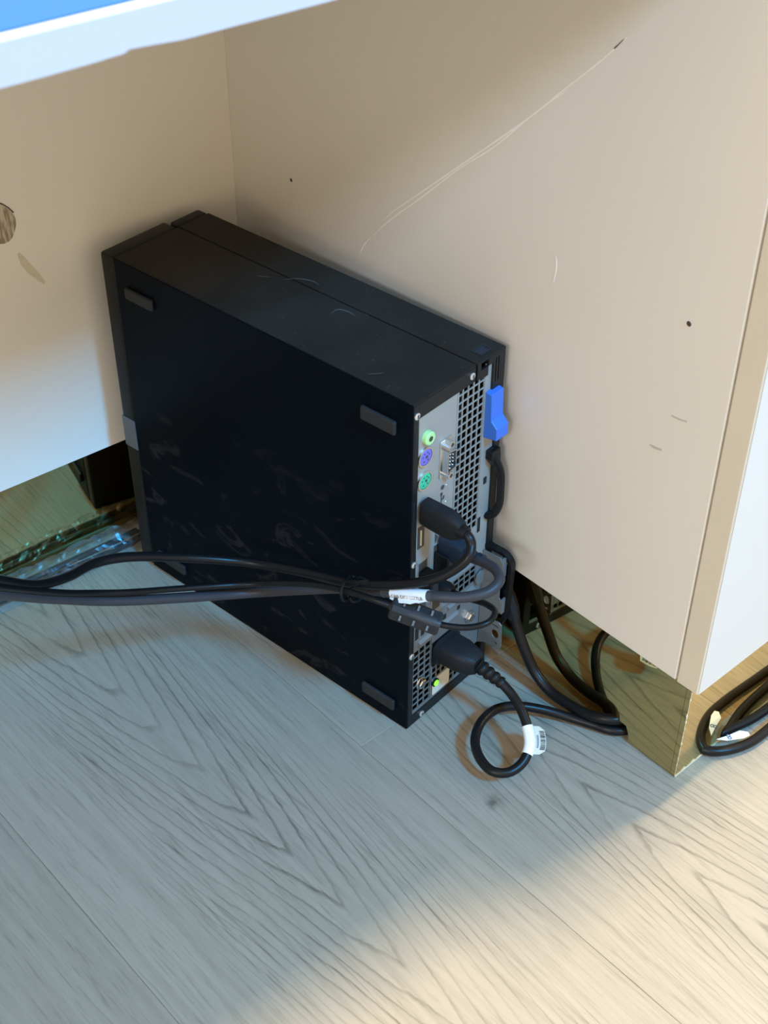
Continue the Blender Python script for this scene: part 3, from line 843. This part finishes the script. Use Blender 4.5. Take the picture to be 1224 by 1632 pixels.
C1 = [(0.0165, -0.0315, 0.2014), (0.0170, -0.0361, 0.1998), (0.0164, -0.0393, 0.1958), (0.0112, -0.0421, 0.1900), (0.0004, -0.0359, 0.1789), (-0.0090, -0.0255, 0.1704), (-0.0200, -0.0014, 0.1574), (-0.0294, 0.0259, 0.1463), (-0.0413, 0.0652, 0.1374), (-0.0577, 0.1009, 0.1317), (-0.0943, 0.1231, 0.1429), (-0.1379, 0.1306, 0.1637), (-0.1618, 0.1295, 0.1728), (-0.1852, 0.1201, 0.1818), (-0.2129, 0.1065, 0.2001), (-0.2433, 0.0870, 0.2348), (-0.2793, 0.0601, 0.2832), (-0.3258, 0.0204, 0.3463), (-0.40, -0.02, 0.46), (-0.43, 0.01, 0.598)]
C2 = [(0.0362, -0.0237, 0.1626), (0.0356, -0.0358, 0.1664), (0.0330, -0.0475, 0.1695), (0.0270, -0.0562, 0.1701), (0.0171, -0.0571, 0.1674), (0.0029, -0.0485, 0.1647), (-0.0101, -0.0329, 0.1629), (-0.0196, 0.0039, 0.1475), (-0.0250, 0.0312, 0.1350), (-0.0405, 0.0671, 0.1187), (-0.0597, 0.1008, 0.1045), (-0.1047, 0.1120, 0.1199), (-0.1491, 0.1187, 0.1395), (-0.1710, 0.1199, 0.1521), (-0.1903, 0.1153, 0.1682), (-0.2151, 0.1053, 0.1918), (-0.2455, 0.0860, 0.2266), (-0.2857, 0.0590, 0.2731), (-0.3306, 0.0168, 0.3339), (-0.42, -0.015, 0.45), (-0.455, 0.01, 0.598)]
C3 = [(0.0308, -0.0050, 0.1248), (0.0321, -0.0238, 0.1293), (0.0314, -0.0422, 0.1367), (0.0269, -0.0546, 0.1407), (0.0172, -0.0578, 0.1400), (0.0052, -0.0507, 0.1379), (-0.0063, -0.0388, 0.1390), (-0.0152, -0.0241, 0.1415), (-0.0227, -0.0120, 0.1451), (-0.0302, -0.0004, 0.1490), (-0.0369, 0.0172, 0.1483), (-0.0427, 0.0363, 0.1439), (-0.0500, 0.0544, 0.1383), (-0.0656, 0.0914, 0.1227), (-0.1049, 0.1102, 0.1300), (-0.1495, 0.1162, 0.1488), (-0.1715, 0.1171, 0.1610), (-0.1911, 0.1119, 0.1764), (-0.2158, 0.1017, 0.1999), (-0.2461, 0.0822, 0.2344), (-0.2860, 0.0552, 0.2811), (-0.3307, 0.0127, 0.3417), (-0.405, -0.045, 0.455), (-0.48, -0.01, 0.598)]
C4 = [(0.0533, -0.0428, 0.0460), (0.0537, -0.0521, 0.0420), (0.0518, -0.0637, 0.0370), (0.0474, -0.0754, 0.0300), (0.0406, -0.0843, 0.0240), (0.0297, -0.0885, 0.0180), (0.0175, -0.0865, 0.0150), (0.0100, -0.0783, 0.0150), (0.0108, -0.0656, 0.0160), (0.0188, -0.0519, 0.0170), (0.0339, -0.0424, 0.0180), (0.0520, -0.0399, 0.0170), (0.0672, -0.0447, 0.0140), (0.0834, -0.0585, 0.0095), (0.0960, -0.0757, 0.0055), (0.1045, -0.0920, 0.0045), (0.1085, -0.1010, 0.0045), (0.1150, -0.1085, 0.0045), (0.1500, -0.1250, 0.0045)]
C5 = [(0.1002, -0.0067, 0.0620), (0.1001, -0.0124, 0.0500), (0.1000, -0.0218, 0.0340), (0.1008, -0.0329, 0.0185), (0.1014, -0.0481, 0.0095), (0.1027, -0.0662, 0.0080), (0.1040, -0.0841, 0.0105), (0.1080, -0.0960, 0.0128), (0.1160, -0.1040, 0.0126), (0.1500, -0.1140, 0.0126)]
C6 = [(0.1438, -0.1500, 0.0050), (0.1455, -0.1600, 0.0050), (0.1500, -0.1665, 0.0050), (0.1604, -0.1733, 0.0050), (0.1760, -0.1784, 0.0050), (0.1966, -0.1795, 0.0050), (0.2351, -0.1777, 0.0050), (0.2873, -0.1757, 0.0050), (0.3663, -0.1754, 0.0050), (0.47, -0.185, 0.0050), (0.55, -0.23, 0.0050)]
C7 = [(0.1620, -0.1500, 0.0045), (0.1680, -0.1580, 0.0045), (0.1786, -0.1610, 0.0045), (0.1952, -0.1650, 0.0045), (0.2147, -0.1668, 0.0045), (0.2487, -0.1678, 0.0045), (0.2960, -0.1680, 0.0045), (0.3524, -0.1660, 0.0045), (0.45, -0.170, 0.0045), (0.54, -0.20, 0.0045)]

# ---- display cable (upper)
c = thing('display_cable', 'black display cable whose chunky plug sits highest on the rear of the computer', 'cable', (0.0, -0.03, 0.20))
child(tube_mb(spline(C1, 8), 0.0034, 12), 'cord', 'cable_black', c, smooth=True)
child(MB().rings(rect_sections([(0.0128, -0.0010, 0.2015, 0.0056, 0.0098), (0.0128, -0.0200, 0.2015, 0.0060, 0.0102), (0.0128, -0.0260, 0.2015, 0.0055, 0.0094), (0.0126, -0.0325, 0.2015, 0.0042, 0.0060)])), 'plug', 'dusty_plug', c, smooth=True)
child(tube_mb([Vector(L2R((0.0126, y, 0.2015))) for y in (-0.031, -0.034, -0.0365)], [0.0052, 0.0048, 0.0042], 12), 'strain_relief', 'black', c, smooth=True)

# ---- charcoal monitor cable (label)
c = thing('monitor_cable', 'charcoal grey monitor cable with a white printed sleeve label', 'cable', (0.02, -0.03, 0.16))
P2 = spline(C2, 10)
child(tube_mb(P2, 0.0036, 12), 'cord', 'cable_grey', c, smooth=True)
child(MB().rings(rect_sections([(0.0340, -0.0008, 0.1600, 0.0052, 0.0088), (0.0340, -0.0140, 0.1602, 0.0056, 0.0092), (0.0340, -0.0205, 0.1612, 0.0046, 0.0068)])), 'plug', 'navy', c, smooth=True)
rel = []
for k in range(9):
    t = k / 8
    rel.append((L2R((0.0336, -0.0195 - 0.0160 * t, 0.1615 + 0.0035 * t)), (0.0052 - 0.0012 * t) * (1.0 if k % 2 == 0 else 0.86)))
child(tube_mb([Vector(a) for a, b in rel], [b for a, b in rel], 12), 'strain_relief', 'navy', c, smooth=True)
# label sleeve between the label's two ends along the path
i0, i1 = 6 * 10 + 0, 7 * 10 + 0
seg_path = P2[i0:i1 + 1]
child(tube_mb(seg_path, 0.00395, 14), 'clear_sleeve', 'film', c, smooth=True)
lab = child(tube_mb(P2[i0 + 1:i1 - 1], 0.0041, 14), 'label_sleeve', 'paper', c, smooth=True)
a, b = P2[i0 + 1], P2[i1 - 2]
mid = (a + b) / 2
view = (Vector(cam.location) - mid).normalized()
ax = (a - b).normalized()
upv = (view - ax * view.dot(ax)).normalized()
side_up = upv.cross(ax)
if side_up.z < 0:
    side_up = -side_up
# flap of the label hanging under the cord
low = (-side_up * 0.85 + upv * 0.4).normalized()
fp = []
for k in range(9):
    t = k / 8
    p = b.lerp(a, t)
    w_ = 0.0046 + 0.0026 * math.sin(math.pi * min(1, t * 1.3)) + (0.0012 if 0.55 < t < 0.9 else 0)
    q = p + low * w_ + upv * 0.0012
    s_ = p + upv * 0.0026 - side_up * 0.0034
    fp.append([s_, q, q - upv * 0.0003, s_ - upv * 0.0003])
child(MB().rings(fp), 'label_flap', 'paper', c)
nrm_txt = (upv - side_up * 0.75).normalized()
ydir = (side_up + upv * 0.75).normalized()
xd = ax if ax.cross(ydir).dot(nrm_txt) > 0 else -ax
t = text_mesh('label_print', 'CAB DPY 0077LB', 0.0036, 'ink', c, mid + nrm_txt * 0.0045 + ydir * 0.0003, xd, ydir, 0.0001)
t.matrix_parent_inverse = c.matrix_basis.inverted()

# ---- thin usb cable with ferrite
c = thing('usb_cable', 'thin black cable with a slotted ferrite block clipped on near the ports', 'cable', (0.02, -0.03, 0.13))
P3 = spline(C3, 8)
child(tube_mb(P3, 0.0022, 10), 'cord', 'cable_black', c, smooth=True)
child(MB().rings(rect_sections([(0.0300, -0.0005, 0.1215, 0.0044, 0.0080), (0.0300, -0.0090, 0.1225, 0.0046, 0.0082), (0.0302, -0.0140, 0.1245, 0.0034, 0.0050)])), 'plug', 'dusty_plug', c, smooth=True)
fa, fb = P3[8 * 6 + 1], P3[8 * 8 + 1]
axf = (fb - fa).normalized()
up = Vector((0, 0, 1)); up = (up - axf * up.dot(axf)).normalized(); sd = axf.cross(up)
def ferrite_block(a_, b_, hu, hs):
    mb = MB(); rs = []
    for p, s in ((a_, 0.82), (a_ + axf * 0.0015, 1), (b_ - axf * 0.0015, 1), (b_, 0.82)):
        rs.append([p + up * hu * s * su + sd * hs * s * ss for su, ss in ((1, 0.6), (0.6, 1), (-0.6, 1), (-1, 0.6), (-1, -0.6), (-0.6, -1), (0.6, -1), (1, -0.6))])
    return mb.rings(rs)
fer = child(ferrite_block(fa - axf * 0.001, fb + axf * 0.002, 0.0068, 0.0072), 'ferrite_block', 'rubber', c)
viewf = (Vector(cam.location) - (fa + fb) / 2).normalized()
# smooth raised spine and clip windows
spine_dir = (viewf - axf * viewf.dot(axf)).normalized()
cross = axf.cross(spine_dir)
sp = tube_mb([fa + axf * t_ + spine_dir * o_ for t_, o_ in ((-0.001, 0.0046), (0.004, 0.0050), (0.016, 0.0048), (0.026, 0.0040), (0.034, 0.0010))], [0.0032, 0.0038, 0.0038, 0.0034, 0.0024], 14)
s_ = sp.build('ferrite_spine', 'cable_grey', fer, smooth=True)
s_.matrix_parent_inverse = c.matrix_basis.inverted() @ Matrix.Identity(4)
s_.matrix_parent_inverse = Matrix.Identity(4)
ferL = (fb - fa).length
for sgn in (-1, 1):
    for k in range(3):
        p = fa + axf * (ferL * (0.2 + 0.3 * k)) + spine_dir * 0.0062 + cross * sgn * 0.0049
        mb = MB(); rs = []
        for d_ in (-0.0021, 0.0021):
            q = p + cross * d_
            rs.append([q + axf * 0.0007 + spine_dir * 0.0004, q - axf * 0.0007 + spine_dir * 0.0004, q - axf * 0.0007 - spine_dir * 0.0012, q + axf * 0.0007 - spine_dir * 0.0012])
        w_ = mb.rings(rs).build('clip_window', 'grey_tab', fer)

# ---- power cable
c = thing('power_cable', 'black power cable looped on the floor with a barcode flag label', 'cable', (0.03, -0.06, 0.0))
P4 = spline(C4, 10)
child(tube_mb(P4, 0.0036, 12), 'cord', 'cable_black', c, smooth=True)
child(MB().rings(rect_sections([(0.0410, -0.0006, 0.0572, 0.0136, 0.0110), (0.0410, -0.0040, 0.0572, 0.0136, 0.0110), (0.0410, -0.0041, 0.0572, 0.0118, 0.0096), (0.0412, -0.0160, 0.0576, 0.0116, 0.0096), (0.0420, -0.0270, 0.0568, 0.0092, 0.0085), (0.0430, -0.0310, 0.0560, 0.0062, 0.0064)])), 'plug', 'dusty_plug', c, smooth=True)
rel = []
for k in range(13):
    t_ = k / 12
    p = Vector(L2R((0.0430, -0.0300, 0.0558))).lerp(Vector(C4[0]), t_)
    rel.append((p, (0.0060 - 0.0016 * t_) * (1.0 if k % 3 != 1 else 0.78)))
child(tube_mb([a for a, b in rel], [b for a, b in rel], 14), 'strain_relief', 'black', c, smooth=True)
i0, i1 = 29, 45
seg_path = P4[i0:i1 + 1]
child(tube_mb(seg_path, 0.0041, 14), 'label_sleeve', 'paper', c, smooth=True)
# flag of the label: stands off to the side
a, b = P4[i0], P4[i1]
axl = (a - b).normalized()
mid = (a + b) / 2
viewl = (Vector(cam.location) - mid).normalized()
flagdir = axl.cross(viewl).normalized()
if flagdir.x < 0:
    flagdir = -flagdir
flagdir = (flagdir * 0.80 + viewl * -0.6).normalized()
fn = axl.cross(flagdir).normalized()
if fn.dot(viewl) < 0:
    fn = -fn
def flag_pt(s, t):       # s along the cord 0..1 (bottom..top), t across 0..1
    f_ = i1 - s * (i1 - i0)
    k_ = max(i0, min(i1 - 1, int(math.floor(f_))))
    base = P4[k_].lerp(P4[k_ + 1], f_ - k_)
    return base + flagdir * (0.0030 + 0.0125 * t) + fn * (0.0008 - 0.0020 * t * t)
rs = []
for k in range(9):
    s = k / 8
    lim = 1.0 if 0.12 < s < 0.92 else 0.62
    r0 = [flag_pt(s, tt * lim) for tt in (0, 0.33, 0.66, 1.0)]
    rs.append(r0 + [q - fn * 0.0002 for q in r0[::-1]])
fl_ = child(MB().rings(rs), 'flag_label', 'cream', c)
fl_['label'] = 'paper flag printed with a barcode'
bars = MB()
rb = random.Random(5); s = 0.16
while s < 0.84:
    w_ = rb.choice((0.012, 0.02, 0.03)); e = s + w_
    v = [bars.bm.verts.new(flag_pt(ss, tt) + fn * 0.0004) for ss, tt in ((s, 0.50), (s, 0.92), (e, 0.92), (e, 0.50))]
    bars.bm.faces.new(v)
    s = e + rb.choice((0.010, 0.016, 0.026))
child(bars, 'barcode', 'ink', c)
bb = MB()
for k in range(14):
    s = 0.22 + 0.034 * k
    bb.bm.faces.new([bb.bm.verts.new(flag_pt(ss, tt) + fn * 0.0004) for ss, tt in ((s, 0.22), (s, 0.36), (s + 0.018, 0.36), (s + 0.018, 0.22))])
child(bb, 'fine_print', 'blue_ink', c)

# ---- thick cable dropping behind the bracket into the plinth notch
c = thing('black_cable', 'thick black cable dropping between the computer and the mirrored plinth', 'cable', (0.10, -0.03, 0.0))
child(tube_mb(spline(C5, 8), 0.0042, 12), 'cord', 'cable_black', c, smooth=True)
sec = [(0.1000, 0.0030, 0.0800, 0.0058), (0.1001, -0.0010, 0.0720, 0.0064), (0.1002, -0.0050, 0.0650, 0.0060), (0.1001, -0.0085, 0.0575, 0.0050)]
child(tube_mb([Vector(s[:3]) for s in sec], [s[3] for s in sec], 8), 'plug', 'dusty_plug', c, smooth=True)

# ---- cords lying in front of the mirrored plinth
c = thing('floor_cord', 'outer black cord curving along the floor before the gold plinth front', 'cable', (0.2, -0.178, 0.0), 'cords before the plinth front')
child(tube_mb(spline(C6, 8), 0.0037, 12), 'cord', 'cable_black', c, smooth=True)
c = thing('floor_cord', 'inner black cord hugging the gold plinth front behind the white tag', 'cable', (0.2, -0.166, 0.0), 'cords before the plinth front')
child(tube_mb(spline(C7, 8), 0.0036, 12), 'cord', 'cable_black', c, smooth=True)
tagp = [(0.1560, -0.1625), (0.1660, -0.1660), (0.1755, -0.1685), (0.1790, -0.1735), (0.1775, -0.1762), (0.1720, -0.1750), (0.1610, -0.1685)]
c = thing('paper_tag', 'white paper tag lying between the two cords before the gold plinth', 'tag', (0.168, -0.170, 0.0))
child(MB().prism(tagp, 'z', 0.0098, 0.0101), 'tag_sheet', 'paper', c)
t = text_mesh('tag_print', '8', 0.0075, 'blue_ink', c, (0.1645, -0.1675, 0.0101), (0.9, -0.43, 0), (0.43, 0.9, 0), 0.0002)
t.matrix_parent_inverse = c.matrix_basis.inverted()

# ---- usb receivers
for (x, z, yy, lab) in ((0.0146, 0.1405, 0.0105, 'small black usb receiver in the port nearest the case edge'), (0.0302, 0.1482, 0.0120, 'small black usb receiver beside the navy monitor plug')):
    c = thing('usb_receiver', lab, 'usb receiver', L2R((x, 0, z - 0.010)), 'usb receivers')
    mb = MB(); local_box(mb, x - 0.0043, x + 0.0043, -yy, 0.0004, z - 0.0085, z + 0.0085)
    child(mb, 'receiver_body', 'black', c, bevel=0.0009)
    mb = MB(); local_box(mb, x - 0.0030, x + 0.0030, -yy - 0.0003, -yy + 0.0003, z - 0.0060, z + 0.0060)
    child(mb, 'end_cap', 'rubber', c)

# ---- wire tie round the bundle
tie_c = (Vector(C1[7]) + Vector(C2[8]) + Vector(C3[10])) / 3
c = thing('wire_tie', 'twisted black wire tie round the three cable bundle', 'cable tie', tie_c)
axt = (Vector(C1[8]) - Vector(C1[6])).normalized()
u_ = Vector((0, 0, 1)); u_ = (u_ - axt * u_.dot(axt)).normalized(); w_ = axt.cross(u_)
cs = [Vector(C1[7]), Vector(C2[8]), Vector(C3[10])]
rads = [0.0042, 0.0044, 0.0032]
def hull(ang):
    d = u_ * math.cos(ang) + w_ * math.sin(ang)
    return max((cc - tie_c).dot(d) + r for cc, r in zip(cs, rads))
loop = []
for k in range(33):
    ang = 2 * math.pi * k / 32
    d = u_ * math.cos(ang) + w_ * math.sin(ang)
    loop.append(tie_c + d * (hull(ang) * 0.98 + 0.0006) + axt * 0.0010 * math.sin(ang * 2))
child(tube_mb(loop, 0.0011, 7), 'loop', 'black', c, smooth=True)
viewt = (Vector(cam.location) - tie_c).normalized()
loop2 = [p - axt * 0.0026 + viewt * 0.0003 for p in loop[2:14]]
child(tube_mb(loop2, 0.0010, 7), 'loop', 'black', c, smooth=True)
base = tie_c + viewt * 0.0078
tw = [base + viewt * 0.0010, base - axt * 0.006 + u_ * 0.004 + viewt * 0.002, base - axt * 0.011 + u_ * 0.0075 + viewt * 0.001, base - axt * 0.0165 + u_ * 0.0085]
child(tube_mb(spline(tw, 5), 0.0009, 7), 'twisted_end', 'black', c, smooth=True)
tw = [base + viewt * 0.0010, base + axt * 0.004 - u_ * 0.005 + viewt * 0.001, base + axt * 0.006 - u_ * 0.010]
child(tube_mb(spline(tw, 5), 0.0009, 7), 'twisted_end', 'black', c, smooth=True)

# ================================================================== BAGGED CORD beside the back plinth
dx, dn = Vector((ca, -sa, 0)), Vector((sa, ca, 0))
def DR(u, n, z):
    return dx * u + dn * n + Vector((0, 0, z))
c = thing('plastic_bag', 'crumpled clear plastic bag lying along the gold plinth by the computer', 'bag', DR(-0.12, 0.318, 0))
rg = random.Random(21)
rings = []
NU = 120; NS = 20
for i in range(NU + 1):
    t = i / NU
    u = -0.36 + 0.37 * t
    s = min(1, 6 * t, 6 * (1 - t)) ** 0.5
    ring = []
    for k in range(NS):
        a = 2 * math.pi * k / NS
        n_ = 0.3150 + 0.0125 * math.cos(a)
        z_ = 0.0078 + 0.0070 * math.sin(a) * (0.35 + 0.65 * s)
        q = Vector((u * 55, a * 1.1 if k < NS else 0, 3.3))
        q2 = Vector((u * 55, math.cos(a) * 1.7, math.sin(a) * 1.7))
        cr = noise.noise(q2) + 0.6 * noise.noise(q2 * 2.3) 
        cr = abs(cr) * 1.3 - 0.35
        n_ += cr * 0.0024 * math.cos(a)
        z_ += cr * 0.0050 * max(0.0, math.sin(a)) + 0.0022 * max(0.0, math.sin(a)) * math.sin(u * 60)
        ring.append(DR(u, min(n_, 0.3290), max(z_, 0.0006)))
    rings.append(ring)
child(MB().rings(rings), 'bag_film', 'film', c)
# folded seal along the front of the bag
fp = []
for i in range(41):
    t = i / 40; u = -0.36 + 0.37 * t
    w_ = 0.0040 + 0.0016 * noise.noise(Vector((u * 40, 1.2, 0)))
    z0 = 0.0030 + 0.0012 * noise.noise(Vector((u * 70, 4, 0)))
    fp.append([DR(u, 0.3035, z0), DR(u, 0.3035 - w_, max(0.0004, z0 - 0.0026)), DR(u, 0.3035 - w_, max(0.0004, z0 - 0.0026) + 0.0002), DR(u, 0.3035, z0 + 0.0002)])
child(MB().rings(fp), 'bag_seal', 'film', c)
for (n_, z_, lab) in ((0.3085, 0.0050, 'front black cord sealed inside the clear plastic bag'), (0.3165, 0.0060, 'rear black cord sealed inside the clear plastic bag')):
    c = thing('bagged_cord', lab, 'cable', DR(-0.12, n_, 0), 'cords in the plastic bag')
    pts = [DR(-0.34 + 0.034 * k, n_ + 0.0009 * math.sin(k * 1.3 + n_ * 900), z_ + 0.0005 * math.sin(k * 2.1)) for k in range(11)]
    child(tube_mb(spline(pts, 5), 0.0028, 9), 'cord', 'cable_black', c, smooth=True)
